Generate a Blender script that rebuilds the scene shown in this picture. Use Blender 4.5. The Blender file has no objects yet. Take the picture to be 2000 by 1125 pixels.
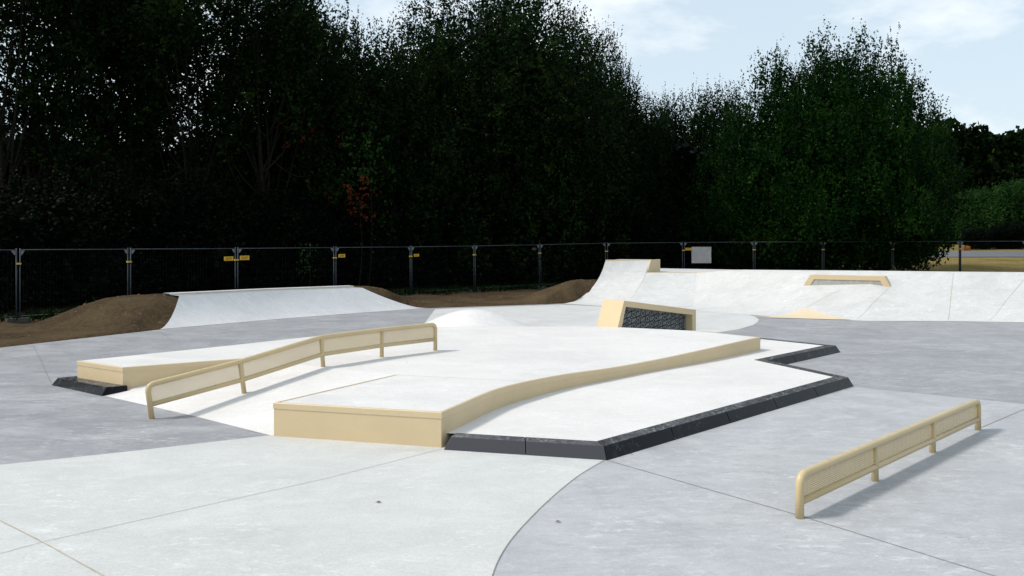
import bpy, bmesh, math, random
import numpy as np
from mathutils import Vector, Matrix
from mathutils.geometry import delaunay_2d_cdt
from mathutils.bvhtree import BVHTree
random.seed(7)
R_ = np.random.RandomState(11)
SC = bpy.context.scene
COL = SC.collection
H, FPX, CX, HY = 2.3, 1700.0, 1000.0, 467.0      # eye height, focal length and horizon measured on the photograph

def G(x, y, z=0.0):                               # survey: a point at height z
    k = (H - z) / (y - HY)
    return Vector(((x - CX) * k, FPX * k, z))
def G2(x, y, z=0.0):
    p = G(x, y, z); return (p.x, p.y)
def D(x, y, Y):                                   # survey: a point at distance Y
    return Vector(((x - CX) * Y / FPX, Y, H - (y - HY) * Y / FPX))

# ------------------------------------------------------------------ materials
def new_mat(name):
    m = bpy.data.materials.new(name); m.use_nodes = True
    nt = m.node_tree; nt.nodes.clear()
    out = nt.nodes.new('ShaderNodeOutputMaterial'); b = nt.nodes.new('ShaderNodeBsdfPrincipled')
    nt.links.new(b.outputs[0], out.inputs[0])
    return m, nt, b, out
def N(nt, t, **kw):
    n = nt.nodes.new(t)
    for k, v in kw.items(): setattr(n, k, v)
    return n
def noise(nt, vec, scale, detail=6, rough=.6, dist=0.0):
    n = N(nt, 'ShaderNodeTexNoise'); n.inputs['Scale'].default_value = scale
    n.inputs['Detail'].default_value = detail; n.inputs['Roughness'].default_value = rough
    n.inputs['Distortion'].default_value = dist
    nt.links.new(vec, n.inputs['Vector']); return n.outputs['Fac']
def mapping(nt, rot=0, scale=(1, 1, 1), loc=(0, 0, 0)):
    t = N(nt, 'ShaderNodeTexCoord'); m = N(nt, 'ShaderNodeMapping')
    m.inputs['Rotation'].default_value = (0, 0, rot); m.inputs['Scale'].default_value = scale
    m.inputs['Location'].default_value = loc
    nt.links.new(t.outputs['Object'], m.inputs['Vector']); return m.outputs[0]
def ramp(nt, fac, stops):
    r = N(nt, 'ShaderNodeValToRGB'); el = r.color_ramp.elements
    while len(el) < len(stops): el.new(.5)
    for e, (p, c) in zip(el, stops):
        e.position = p; e.color = (*c, 1) if not isinstance(c, (int, float)) else (c, c, c, 1)
    nt.links.new(fac, r.inputs[0]); return r.outputs[0]
def mix(nt, fac, a, b, mode='MIX'):
    m = N(nt, 'ShaderNodeMix', data_type='RGBA', blend_type=mode)
    for s, v in ((m.inputs[0], fac), (m.inputs[6], a), (m.inputs[7], b)):
        if isinstance(v, (int, float)): s.default_value = v
        elif isinstance(v, tuple): s.default_value = (*v, 1)
        else: nt.links.new(v, s)
    return m.outputs[2]
def bump(nt, b, h, strength=.2, dist=.02):
    n = N(nt, 'ShaderNodeBump'); n.inputs['Strength'].default_value = strength; n.inputs['Distance'].default_value = dist
    nt.links.new(h, n.inputs['Height']); nt.links.new(n.outputs[0], b.inputs['Normal'])

def concrete(name, base, light, dark, seed=0, rot=.3, streak=1.0, rough=.62, spec=.25):
    """steel-trowelled concrete: broad clouds, stretched trowel smears, pale bloom, fine pores"""
    m, nt, b, o = new_mat(name)
    v0 = mapping(nt, 0, loc=(seed * 3.1, seed * 1.7, 0))
    v1 = mapping(nt, rot, (.75, 1.25, 1), (seed, 0, 0))
    v2 = mapping(nt, rot - .9, (.8, 1.5, 1), (0, seed, 0))
    big = noise(nt, v0, .33, 4, .55, .4)
    sm1 = noise(nt, v1, 1.1, 9, .66, 1.1)
    sm2 = noise(nt, v2, 2.3, 8, .7, 1.2)
    fine = noise(nt, v0, 38, 5, .7); grit = noise(nt, v0, 130, 3, .7)
    c = mix(nt, ramp(nt, big, [(.35, 0), (.68, 1)]), base, tuple(x * .93 for x in base))
    c = mix(nt, ramp(nt, sm1, [(.44, 0), (.68, .8 * streak)]), c, light)
    c = mix(nt, ramp(nt, sm2, [(.47, 0), (.70, .7 * streak)]), c, dark)
    sm3 = noise(nt, v1, 3.6, 10, .78, 2.2)
    c = mix(nt, ramp(nt, sm3, [(.52, 0), (.70, .6 * streak)]), c, tuple(min(.82, x * 1.10) for x in light))
    sm4 = noise(nt, v2, 7, 9, .8, 1.5)
    c = mix(nt, ramp(nt, sm4, [(.52, 0), (.72, .5 * streak)]), c, dark)
    v3 = mapping(nt, rot + .35, (1.0, 2.2, 1), (seed * 2.3, 4, 0))
    w1 = noise(nt, v3, 5.5, 10, .82, .8); w2 = noise(nt, v0, .8, 4, .6, .6)
    k = mix(nt, 1.0, ramp(nt, w1, [(.53, 0), (.60, .9 * streak)]), ramp(nt, w2, [(.44, .15), (.6, 1)]), 'MULTIPLY')
    c = mix(nt, k, c, tuple(min(.82, x * 1.16) for x in light))
    st = noise(nt, mapping(nt, rot, (1, 1, 1), (seed, seed, 0)), .62, 6, .62, .8)
    c = mix(nt, ramp(nt, st, [(.54, 0), (.60, .22 * streak), (.74, .30 * streak)]), c, tuple(x * .86 for x in dark))
    for i in range(2):
        vs = mapping(nt, rot + i, (1, 1, 1), (seed * 4 + i * 9, i * 5, 0)); sc = noise(nt, vs, .9 + .5 * i, 1.5, .5, .7)
        k = mix(nt, 1.0, ramp(nt, sc, [(.4965, 0), (.5, 1), (.5035, 0)]), ramp(nt, noise(nt, vs, 1.1, 3, .6), [(.55, 0), (.68, .30 * streak)]), 'MULTIPLY')
        c = mix(nt, k, c, tuple(x * .55 for x in dark))
    c = mix(nt, ramp(nt, fine, [(.3, .14), (.55, 0)]), c, (0.05, .05, .055))
    c = mix(nt, ramp(nt, grit, [(.32, .22), (.5, 0)]), c, tuple(x * .6 for x in base))
    c = mix(nt, ramp(nt, grit, [(.52, 0), (.7, .25)]), c, tuple(min(.8, x * 1.3) for x in base))
    nt.links.new(c, b.inputs['Base Color'])
    rr = ramp(nt, sm1, [(.3, rough - .1), (.7, rough + .12)]); nt.links.new(rr, b.inputs['Roughness'])
    b.inputs['Specular IOR Level'].default_value = spec
    bump(nt, b, fine, .10, .004)
    return m
M = {}
M['grey'] = concrete('grey_concrete', (.285, .290, .305), (.41, .415, .425), (.225, .225, .245), 1, .25, 1.0)
M['grey2'] = concrete('fresh_grey_concrete', (.40, .41, .425), (.48, .485, .495), (.315, .32, .335), 8, .35, 1.0)
M['light'] = concrete('light_concrete', (.545, .555, .54), (.62, .62, .60), (.475, .485, .48), 2, .15, .7)
M['white'] = concrete('pale_concrete', (.685, .665, .645), (.73, .715, .695), (.60, .59, .58), 3, .5, .75)
M['ramp'] = concrete('ramp_concrete', (.575, .575, .56), (.64, .635, .62), (.48, .48, .475), 4, -.3, .9)
M['bank'] = concrete('bank_concrete', (.53, .535, .545), (.58, .585, .595), (.45, .455, .47), 5, .7, .8)
M['infill'] = concrete('rough_infill_concrete', (.36, .35, .32), (.46, .45, .41), (.24, .235, .22), 6, .0, 1)

def paint(name, col, wear=0.0, rough=.45):
    m, nt, b, o = new_mat(name)
    v = mapping(nt)
    f = noise(nt, v, 90, 3, .6); g = noise(nt, v, 2.2, 5, .6)
    c = mix(nt, ramp(nt, g, [(.35, 0), (.7, .5)]), col, tuple(x * .86 for x in col))
    c = mix(nt, ramp(nt, f, [(.35, .12), (.6, 0)]), c, tuple(x * .6 for x in col))
    if wear:
        v2 = mapping(nt, .785, (1.2, 9, 3))
        w = noise(nt, v2, 7, 6, .7, .5)
        geo = N(nt, 'ShaderNodeNewGeometry'); sep = N(nt, 'ShaderNodeSeparateXYZ'); nt.links.new(geo.outputs['True Normal'], sep.inputs[0])
        up = ramp(nt, sep.outputs[2], [(.72, 0), (.9, 1)])
        k = mix(nt, 1.0, ramp(nt, w, [(.57, 0), (.63, wear)]), up, 'MULTIPLY')
        c = mix(nt, k, c, (.09, .075, .055))
    nt.links.new(c, b.inputs['Base Color']); b.inputs['Roughness'].default_value = rough
    b.inputs['Specular IOR Level'].default_value = .35
    bump(nt, b, f, .05, .002)
    return m
M['tan'] = paint('tan_paint', (.63, .495, .30), 0, .5)
M['tan_cap'] = paint('tan_steel_cap', (.63, .50, .31), .5, .42)
M['tan_rail'] = paint('tan_powder_coat', (.575, .45, .25), .8, .36)
M['tan_sunlit'] = paint('sunlit_tan_paint', (.70, .575, .40), 0, .5)  # tan lightened for the wedge, its direct sun put into the colour

def granite(name='black_granite', lift=0.0):
    m, nt, b, o = new_mat(name)
    v = mapping(nt)
    sp = noise(nt, v, 160, 2, .5); cl = noise(nt, v, 3.0, 5, .6)
    c = mix(nt, ramp(nt, sp, [(.45, 0), (.7, 1)]), (.004, .0045, .006), (.016, .017, .020))
    c = mix(nt, ramp(nt, cl, [(.4, 0), (.7, .5)]), c, (.009, .010, .012))
    if lift: c = mix(nt, 1.0, c, (lift, lift, lift * 1.12), 'ADD')          # even grey added to the stone, for the front blocks
    for i, (rot, sc) in enumerate(((.5, 2.6), (1.3, 3.4), (-.4, 4.2)) if not lift else ()):     # board scratches
        vv = mapping(nt, rot, (1, 1, 1), (i * 5, i * 2.3, 0))
        n = noise(nt, vv, sc, 2.5, .55, 1.4)
        line = ramp(nt, n, [(.494, 0), (.5, 1), (.506, 0)])
        gate = ramp(nt, noise(nt, vv, 1.3, 2, .5), [(.52, 0), (.66, .38)])
        k = mix(nt, 1.0, line, gate, 'MULTIPLY')
        c = mix(nt, k, c, (.34, .35, .36))
    geo = N(nt, 'ShaderNodeNewGeometry'); sep = N(nt, 'ShaderNodeSeparateXYZ'); nt.links.new(geo.outputs['True Normal'], sep.inputs[0])
    up = ramp(nt, sep.outputs[2], [(.6, 0), (.9, 1)])                       # tops are scuffed pale by grinding
    v3 = mapping(nt, .8, (3, .6, 1)); s3 = noise(nt, v3, 9, 7, .75, .6)
    k = mix(nt, 1.0, ramp(nt, s3, [(.42, 0), (.70, .55)]), up, 'MULTIPLY')
    c = mix(nt, k, c, (.15, .155, .165))
    for i, (rot, sc) in enumerate(((.8, 5), (.2, 7), (1.5, 6))):
        vv = mapping(nt, rot, (1, .35, 1), (i * 3, i * 7, 0)); n = noise(nt, vv, sc, 3, .6, 1.0)
        k = mix(nt, 1.0, ramp(nt, n, [(.492, 0), (.5, .75), (.508, 0)]), up, 'MULTIPLY'); c = mix(nt, k, c, (.36, .37, .38))
    nt.links.new(c, b.inputs['Base Color'])
    b.inputs['Roughness'].default_value = .3; b.inputs['Specular IOR Level'].default_value = .14
    return m
M['granite'] = granite(); M['granite_grey'] = granite('grey_granite', .048)

def simple(name, col, rough=.6, metal=0, var=.25, scale=8, spec=.3):
    m, nt, b, o = new_mat(name)
    v = mapping(nt); f = noise(nt, v, scale, 5, .6)
    c = mix(nt, ramp(nt, f, [(.3, 0), (.7, 1)]), tuple(x * (1 - var) for x in col), tuple(min(1, x * (1 + var)) for x in col))
    nt.links.new(c, b.inputs['Base Color']); b.inputs['Roughness'].default_value = rough; b.inputs['Metallic'].default_value = metal
    b.inputs['Specular IOR Level'].default_value = spec
    return m
M['joint'] = simple('saw_cut_joint', (.22, .21, .195), .9)
M['joint_tan'] = simple('sealed_joint', (.46, .41, .33), .8)
M['galv'] = simple('galvanised_steel', (.038, .048, .058), .65, .05, .4, 5)
M['galv2'] = simple('galvanised_plate', (.13, .145, .16), .5, .2, .3, 5)
M['wire'] = simple('dull_wire', (.012, .013, .014), .8, 0)
M['clamp'] = simple('yellow_clamp', (.50, .38, .05), .5)
M['sign'] = simple('yellow_sign', (.62, .36, .02), .5, 0, .12)
M['ink'] = simple('dark_red_ink', (.10, .02, .01), .6)
M['sheet'] = simple('white_sheet', (.40, .40, .41), .8, 0, .12, 4)
M['block'] = simple('concrete_foot', (.05, .047, .042), .9)
M['steel_panel'] = simple('grey_steel_panel', (.17, .185, .19), .5, .1, .3, 5)
M['black'] = simple('black_paint', (.006, .006, .006), .8, 0, .1, 8, .1)
M['dark_post'] = simple('dark_post', (.02, .02, .022), .7)
M['asphalt'] = simple('asphalt', (.115, .118, .13), .9, 0, .2, 1.5)
M['rust'] = simple('rust_orange', (.22, .07, .02), .8)
M['bark'] = simple('bark', (.012, .010, .008), .95, 0, .4, 6, .1)
M['deadleaf'] = simple('dead_leaf', (.22, .085, .03), .8)
M['stone'] = simple('pebbles', (.10, .073, .047), .95, 0, .4, 3)
M['whitewall'] = simple('white_wall', (.6, .6, .58), .8)

def leaf_mat(name, dark, mid, light, trans=.3):
    m, nt, b, o = new_mat(name)
    geo = N(nt, 'ShaderNodeNewGeometry')
    rnd = geo.outputs['Random Per Island']
    c = ramp(nt, rnd, [(0, dark), (.5, mid), (.95, mid), (1, light)])
    tc = mapping(nt); big = noise(nt, tc, .75, 4, .65)
    c = mix(nt, ramp(nt, big, [(.52, 0), (.68, .8)]), c, light)
    nt.links.new(c, b.inputs['Base Color']); b.inputs['Roughness'].default_value = .5
    b.inputs['Specular IOR Level'].default_value = .04
    t = N(nt, 'ShaderNodeBsdfTranslucent'); nt.links.new(c, t.inputs[0])
    ms = N(nt, 'ShaderNodeMixShader'); ms.inputs[0].default_value = trans
    nt.links.new(b.outputs[0], ms.inputs[1]); nt.links.new(t.outputs[0], ms.inputs[2]); nt.links.new(ms.outputs[0], o.inputs[0])
    return m
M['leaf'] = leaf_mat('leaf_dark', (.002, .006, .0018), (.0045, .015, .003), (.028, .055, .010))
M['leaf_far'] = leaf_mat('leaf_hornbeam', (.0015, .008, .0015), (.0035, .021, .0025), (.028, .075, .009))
M['leaf_sun'] = leaf_mat('leaf_bright', (.008, .026, .007), (.016, .05, .010), (.04, .085, .018))
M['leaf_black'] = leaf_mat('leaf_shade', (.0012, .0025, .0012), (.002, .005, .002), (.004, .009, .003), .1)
M['leaf_red'] = leaf_mat('leaf_red', (.05, .01, .006), (.11, .018, .01), (.20, .08, .015))

def ground_mat():
    m, nt, b, o = new_mat('soil_and_dry_grass')
    v = mapping(nt); big = noise(nt, v, .5, 6, .65); fine = noise(nt, v, 9, 8, .75); gr = noise(nt, mapping(nt, .2, (1, 3, 1)), 3, 8, .75)
    dirt = mix(nt, ramp(nt, fine, [(.3, 0), (.7, 1)]), (.022, .015, .009), (.095, .066, .038))
    dirt = mix(nt, ramp(nt, big, [(.4, 0), (.65, .6)]), dirt, (.125, .090, .050))
    grass = mix(nt, ramp(nt, gr, [(.35, 0), (.65, 1)]), (.13, .095, .03), (.30, .215, .085))
    grass = mix(nt, ramp(nt, big, [(.45, 0), (.62, .7)]), grass, (.10, .10, .03))
    tc = N(nt, 'ShaderNodeTexCoord'); sep = N(nt, 'ShaderNodeSeparateXYZ'); nt.links.new(tc.outputs['Object'], sep.inputs[0])
    ad = N(nt, 'ShaderNodeMath', operation='MULTIPLY_ADD'); nt.links.new(big, ad.inputs[0]); ad.inputs[1].default_value = 5; nt.links.new(sep.outputs[0], ad.inputs[2])
    mr = N(nt, 'ShaderNodeMapRange'); mr.inputs[1].default_value = 7.5; mr.inputs[2].default_value = 10.5; nt.links.new(ad.outputs[0], mr.inputs[0])
    c = mix(nt, mr.outputs[0], dirt, grass)
    nt.links.new(c, b.inputs['Base Color']); b.inputs['Roughness'].default_value = 1; b.inputs['Specular IOR Level'].default_value = .05
    bump(nt, b, fine, .8, .08)
    return m
M['ground'] = ground_mat()

# ------------------------------------------------------------------ mesh helpers
def tag(o, label=None, cat=None, group=None, kind=None):
    if label: o['label'] = label
    if cat: o['category'] = cat
    if group: o['group'] = group
    if kind: o['kind'] = kind
    return o
def empty(name, loc, label=None, cat=None, group=None):
    o = bpy.data.objects.new(name, None); COL.objects.link(o); o.location = loc
    o.empty_display_size = .2
    return tag(o, label, cat, group)
class MB:
    def __init__(s): s.v, s.f, s.m, s.sm = [], [], [], []
    def add(s, verts, faces, mat=0, smooth=False):
        b = len(s.v); s.v += [tuple(p) for p in verts]
        for f in faces: s.f.append(tuple(b + i for i in f)); s.m.append(mat); s.sm.append(smooth)
    def hexa(s, p, mat=0):          # 8 points: bottom ring 0-3, top ring 4-7
        s.add(p, [(3, 2, 1, 0), (4, 5, 6, 7), (0, 1, 5, 4), (1, 2, 6, 5), (2, 3, 7, 6), (3, 0, 4, 7)], mat)
    def box(s, x0, x1, y0, y1, z0, z1, mat=0):
        s.hexa([(x0, y0, z0), (x1, y0, z0), (x1, y1, z0), (x0, y1, z0), (x0, y0, z1), (x1, y0, z1), (x1, y1, z1), (x0, y1, z1)], mat)
    def bar(s, a, b, w, t, mat=0):  # box from a to b, full width vector w, full thickness vector t
        a, b, w, t = Vector(a), Vector(b), Vector(w) / 2, Vector(t) / 2
        s.hexa([a - w - t, b - w - t, b + w - t, a + w - t, a - w + t, b - w + t, b + w + t, a + w + t], mat)
    def prism(s, bot, top, mat=0):  # two rings of equal length
        n = len(bot)
        s.add(list(bot) + list(top), [tuple(range(n))[::-1], tuple(range(n, 2 * n))] + [(i, (i + 1) % n, n + (i + 1) % n, n + i) for i in range(n)], mat)
    def tube(s, path, r, n=14, mat=0, caps=True, r1=None):
        path = [Vector(p) for p in path]; L = len(path)
        tang = [(path[min(i + 1, L - 1)] - path[max(i - 1, 0)]).normalized() for i in range(L)]
        ref = Vector((0, 0, 1)) if abs(tang[0].z) < .9 else Vector((.7, .7, 0))
        u = tang[0].cross(ref).normalized(); vs = []
        for i, p in enumerate(path):
            u = (u - tang[i] * u.dot(tang[i])).normalized(); w = tang[i].cross(u)
            rr = r if r1 is None else r + (r1 - r) * i / (L - 1)
            vs += [p + (u * math.cos(2 * math.pi * k / n) + w * math.sin(2 * math.pi * k / n)) * rr for k in range(n)]
        fs = [(i * n + k, i * n + (k + 1) % n, (i + 1) * n + (k + 1) % n, (i + 1) * n + k) for i in range(L - 1) for k in range(n)]
        s.add(vs, fs, mat, True)
        if caps:
            s.add(vs[:n], [tuple(range(n))[::-1]], mat); s.add(vs[-n:], [tuple(range(n))], mat)
    def grid(s, rows, mat=0, smooth=True):
        n = len(rows[0]); vs = [p for r in rows for p in r]
        s.add(vs, [(i * n + j, i * n + j + 1, (i + 1) * n + j + 1, (i + 1) * n + j) for i in range(len(rows) - 1) for j in range(n - 1)], mat, smooth)
    def build(s, name, mats, parent=None, bevel=0, org=None):
        me = bpy.data.meshes.new(name)
        o = bpy.data.objects.new(name, me); COL.objects.link(o)
        off = Vector((0, 0, 0))
        if parent is not None: off = parent.matrix_basis.translation.copy(); o.parent = parent
        if org is not None: off = Vector(org); o.location = off if parent is None else (0, 0, 0)
        me.from_pydata([Vector(p) - off for p in s.v], [], s.f)
        for m in (mats if isinstance(mats, (list, tuple)) else [mats]): me.materials.append(m)
        me.polygons.foreach_set('material_index', s.m); me.polygons.foreach_set('use_smooth', s.sm)
        bm = bmesh.new(); bm.from_mesh(me); bmesh.ops.remove_doubles(bm, verts=bm.verts, dist=1e-5)
        bmesh.ops.recalc_face_normals(bm, faces=bm.faces); bm.to_mesh(me); bm.free(); me.update()
        if bevel:
            md = o.modifiers.new('edge', 'BEVEL'); md.width = bevel; md.segments = 2; md.limit_method = 'ANGLE'; md.angle_limit = math.radians(35)
        return o
def catmull(pts, n=6):
    pts = [Vector(p) for p in pts]; q = [pts[0] * 2 - pts[1]] + pts + [pts[-1] * 2 - pts[-2]]; out = []
    for i in range(1, len(q) - 2):
        for k in range(n):
            t = k / n; a, b, c, d = q[i - 1], q[i], q[i + 1], q[i + 2]
            out.append(.5 * ((2 * b) + (c - a) * t + (2 * a - 5 * b + 4 * c - d) * t * t + (3 * b - a - 3 * c + d) * t ** 3))
    return out + [pts[-1]]
def inside(poly, x, y):
    r = False; n = len(poly); j = n - 1
    for i in range(n):
        xi, yi = poly[i][0], poly[i][1]; xj, yj = poly[j][0], poly[j][1]
        if (yi > y) != (yj > y) and x < (xj - xi) * (y - yi) / (yj - yi) + xi: r = not r
        j = i
    return r
def sheet(poly, zf, step=.6):
    """constrained triangulation of a plan polygon, draped on zf(x, y)"""
    poly = [Vector((p[0], p[1])) for p in poly]; n = len(poly); pts = list(poly)
    xs = [p.x for p in poly]; ys = [p.y for p in poly]
    if step:
        for x in np.arange(min(xs), max(xs), step):
            for y in np.arange(min(ys), max(ys), step):
                q = Vector((x + random.uniform(-.1, .1) * step, y + random.uniform(-.1, .1) * step))
                if inside(poly, q.x, q.y): pts.append(q)
    r = delaunay_2d_cdt(pts, [(i, (i + 1) % n) for i in range(n)], [], 1, 1e-4)
    return [Vector((p.x, p.y, zf(p.x, p.y))) for p in r[0]], [tuple(f) for f in r[2]]
def offset(line, d):
    """polyline offset to its left by d with mitred corners"""
    out = []
    for i, p in enumerate(line):
        p = Vector(p[:2]); ns = []
        if i > 0: t = (p - Vector(line[i - 1][:2])).normalized(); ns.append(Vector((-t.y, t.x)))
        if i < len(line) - 1: t = (Vector(line[i + 1][:2]) - p).normalized(); ns.append(Vector((-t.y, t.x)))
        if len(ns) == 1: out.append(p + ns[0] * d)
        else: b = (ns[0] + ns[1]).normalized(); out.append(p + b * d / max(.35, b.dot(ns[0])))
    return out
def ribbon(mb, line, w, zf, lift=.004, mat=0):
    """thin strip along a plan polyline lying on zf"""
    a, b = offset(line, w / 2), offset(line, -w / 2)
    mb.grid([[Vector((p.x, p.y, zf(p.x, p.y) + lift)) for p in a], [Vector((p.x, p.y, zf(p.x, p.y) + lift)) for p in b]], mat, False)
def dense(line, step=.25):
    out = []
    for a, b in zip(line[:-1], line[1:]):
        a, b = Vector(a[:2]), Vector(b[:2]); n = max(1, int((b - a).length / step))
        out += [a.lerp(b, k / n) for k in range(n)]
    return out + [Vector(line[-1][:2])]

# ------------------------------------------------------------------ the flat: pavement zones
plaza = [(-20, -8), (34, -8), (34, 22.5), (21, 24), (14.1, 25.6), (9.5, 27.5), (6, 30.5), (1.9, 31.1), G2(838, 602), (-3.6, 29.6), (-6, 27.2), G2(314, 643.5), G2(142, 663), G2(0, 679), (-16.9, 6.4)]
mb = MB(); v, f = sheet(plaza, lambda x, y: 0.0, 0); mb.add(v, f, 0)
joints = [[(1187, 900), (1562, 1008), (1940, 1125), (2300, 1236)], [(1911, 838), (2000, 800), (2200, 722)], [(1672, 756), (2000, 789), (2300, 819)],
          [(1645, 692), (2000, 724), (2300, 752)], [(64, 674), (80, 705), (100, 749)]]
for j in joints: ribbon(mb, dense([G2(*p) for p in j], 1), .008, lambda x, y: 0, .006, 1)
arc = [G2(309, 647), G2(322, 655), G2(336, 664)]
ribbon(mb, arc, .01, lambda x, y: 0, .004, 1)
tag(mb.build('pavement', [M['grey'], M['joint']]), kind='structure')

c0 = catmull([G(1183, 898), G(1130, 930), G(1075, 975), G(1020, 1030), G(985, 1075), G(962, 1125), G(952, 1190), G(958, 1300), G(985, 1480)], 8)
front = [(-16, -6), (-16.5, 6.9)] + [G2(*p) for p in [(-420, 944), (-200, 926), (0, 908.5), (200, 888), (400, 865.5), (520, 851.5), (545, 850), (850, 870)]] + [(p.x, p.y) for p in c0] + [(.6, -6)]
mb = MB(); v, f = sheet(front, lambda x, y: .004, 0); mb.add(v, f, 0)
ribbon(mb, dense([G2(0, 1083), G2(83, 1060), G2(640, 935), G2(862, 878)], 1), .005, lambda x, y: .004, .004, 1)
ribbon(mb, dense([G2(-160, 936), G2(0, 1018), G2(83, 1060), G2(205, 1128), G2(420, 1240)], 1), .009, lambda x, y: .004, .0055, 2)
ribbon(mb, [(p.x, p.y) for p in c0], .005, lambda x, y: .004, .005, 1)
tag(mb.build('light_pavement', [M['light'], M['joint'], M['joint_tan']]), kind='structure')

zone = [(p.x, p.y) for p in c0[::-1]] + [G2(1185, 898), G2(1440, 822), G2(1672, 756), G2(1830, 772), G2(2000, 789), G2(2300, 819), (20, 9), (14, 1), (2, -3)]
mb = MB(); v, f = sheet(zone, lambda x, y: .002, 0); mb.add(v, f, 0)
tag(mb.build('grey_pavement', M['grey2']), kind='structure')
back = [G2(*p) for p in [(850, 604), (1095, 595), (1200, 600), (1350, 606), (1400, 609), (1453, 613.5), (1474, 618), (1482, 624), (1480, 629), (1471, 635), (1443, 643.5), (1400, 650)]] + [(3.5, 17), (-1.6, 17.2), (-2.3, 20.5)]
mb = MB(); v, f = sheet(back, lambda x, y: .004, 0); mb.add(v, f, 0)
tag(mb.build('pale_pavement', [M['ramp']]), kind='structure')

# ------------------------------------------------------------------ raised platform with tan ledge
ZT = .39
def zt(x, y): return ZT - .085 * math.exp(-((x - 2.1) ** 2 + (y - 13.7) ** 2) / 2.3 ** 2)
PAD = .134
E, F_ = G(535, 852), G(862, 875)
curve = catmull([F_] + [G(*p, PAD) for p in [(900, 833), (971, 798.5), (1042, 776), (1113, 757.6), (1184, 743.4), (1255.6, 729), (1327, 716), (1400, 702.5), (1485, 684)]], 5)
curve = [Vector((p.x, p.y)) for p in curve]
A_, B_, C_, D_ = G(151, 705, ZT), G(240, 718, ZT), G(480, 700, ZT), G(770, 732, ZT)
backedge = [G(1440, 654, ZT), G(1367, 646.5, ZT), G(1206, 639, ZT), G(1165, 637.5, ZT), G(1000, 637.5, ZT), G(850, 638.5, ZT), G(730, 646.5, ZT), G(620, 656.3, ZT), G(400, 680, ZT)]
outline = [A_, B_, C_, D_, E] + curve + backedge
plat = empty('skate_platform', (0, 13, 0), 'large raised pale concrete platform with curved tan edged ledge and sloping bank', 'skate platform')
mb = MB(); v, f = sheet(outline, zt, .5); mb.add(v, f, 0, True)
ed = dense([B_, C_, D_, E], .5)
ribbon(mb, dense([D_, G2(1100, 745, ZT), G2(1290, 700, ZT)], .4), .006, zt, .003, 1)
mb.build('deck', [M['white'], M['joint']], plat)
# ledge faces with a proud steel cap
def ledge(line, zb, name_f, name_c, inward=.05):
    fo = [Vector(p[:2]) for p in line]; up = offset(fo, inward); lip = offset(fo, -.006)
    mb = MB(); mb.grid([[Vector((p.x, p.y, zb(p.x, p.y))) for p in fo], [Vector((p.x, p.y, zt(p.x, p.y) - .06)) for p in fo]], 0, False)
    mb.build(name_f, M['tan'], plat)
    mb = MB()
    mb.grid([[Vector((p.x, p.y, zt(p.x, p.y) - .066)) for p in up], [Vector((p.x, p.y, zt(p.x, p.y) - .066)) for p in lip],
             [Vector((p.x, p.y, zt(p.x, p.y) - .004)) for p in lip], [Vector((p.x, p.y, zt(p.x, p.y) + .003)) for p in offset(fo, .0)],
             [Vector((p.x, p.y, zt(p.x, p.y) + .003)) for p in up]], 0, False)
    mb.build(name_c, M['tan_cap'], plat)
ledge(dense([D_, E], .4)[:-1] + dense([E, F_], .5)[:-1] + curve + dense([curve[-1], backedge[0], backedge[1]], .4)[1:], lambda x, y: -.02, 'ledge_face', 'ledge_cap', .035)
ledge(dense([A_, B_, C_], .3), lambda x, y: -.02, 'block_face', 'block_cap', .03)
# left wall, back slope
mb = MB(); le = dense([backedge[5], backedge[6], backedge[7], backedge[8], A_], .5)
mb.grid([[Vector((p.x, p.y, zt(p.x, p.y))) for p in le], [Vector((p.x, p.y, -.02)) for p in le]], 0, False)
mb.build('back_wall', M['white'], plat)
mb = MB(); be = [p.to_2d() for p in backedge[1:6]]; bo = [Vector((5.3, 20.2)), Vector((3.7, 21.3)), Vector((2.7, 21.5)), Vector((0, 21.4)), Vector((-2.2, 21.0))]
mb.grid([[Vector((p.x, p.y, ZT)) for p in be], [Vector((p.x, p.y, .002)) for p in bo]], 0, False); mb.build('back_slope', M['white'], plat)
# bank up to the platform
L0, L1 = G(203, 772.5), E
mb = MB(); rows = []
bot = [Vector((-6.02, 12.80, .001)), G(377, 812, .001), Vector((E.x, E.y, .001))]; topl = [Vector((C_.x, C_.y, ZT)), C_.lerp(D_, .45), Vector((D_.x, D_.y, ZT))]
for k in range(13):
    t = k / 12
    b = bot[0].lerp(bot[1], t * 2) if t < .5 else bot[1].lerp(bot[2], t * 2 - 1)
    tp = C_.lerp(D_, t)
    rows.append([b.lerp(Vector((tp.x, tp.y, ZT - .001)), s / 12) for s in range(13)])
BANK = BVHTree.FromPolygons([p for r in rows for p in r] + [bot[0], C_, B_ + Vector((-.2, .2, -ZT + .05))], [(i * 13 + j, i * 13 + j + 1, (i + 1) * 13 + j + 1, (i + 1) * 13 + j) for i in range(12) for j in range(12)])
mb.grid(rows, 0, True)
mb.add([bot[0], C_ + Vector((0, 0, -.001)), B_ + Vector((-.25, .3, -ZT - .02))], [(0, 1, 2)], 0)
mb.build('bank', [M['white'], M['joint_tan']], plat)

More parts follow.
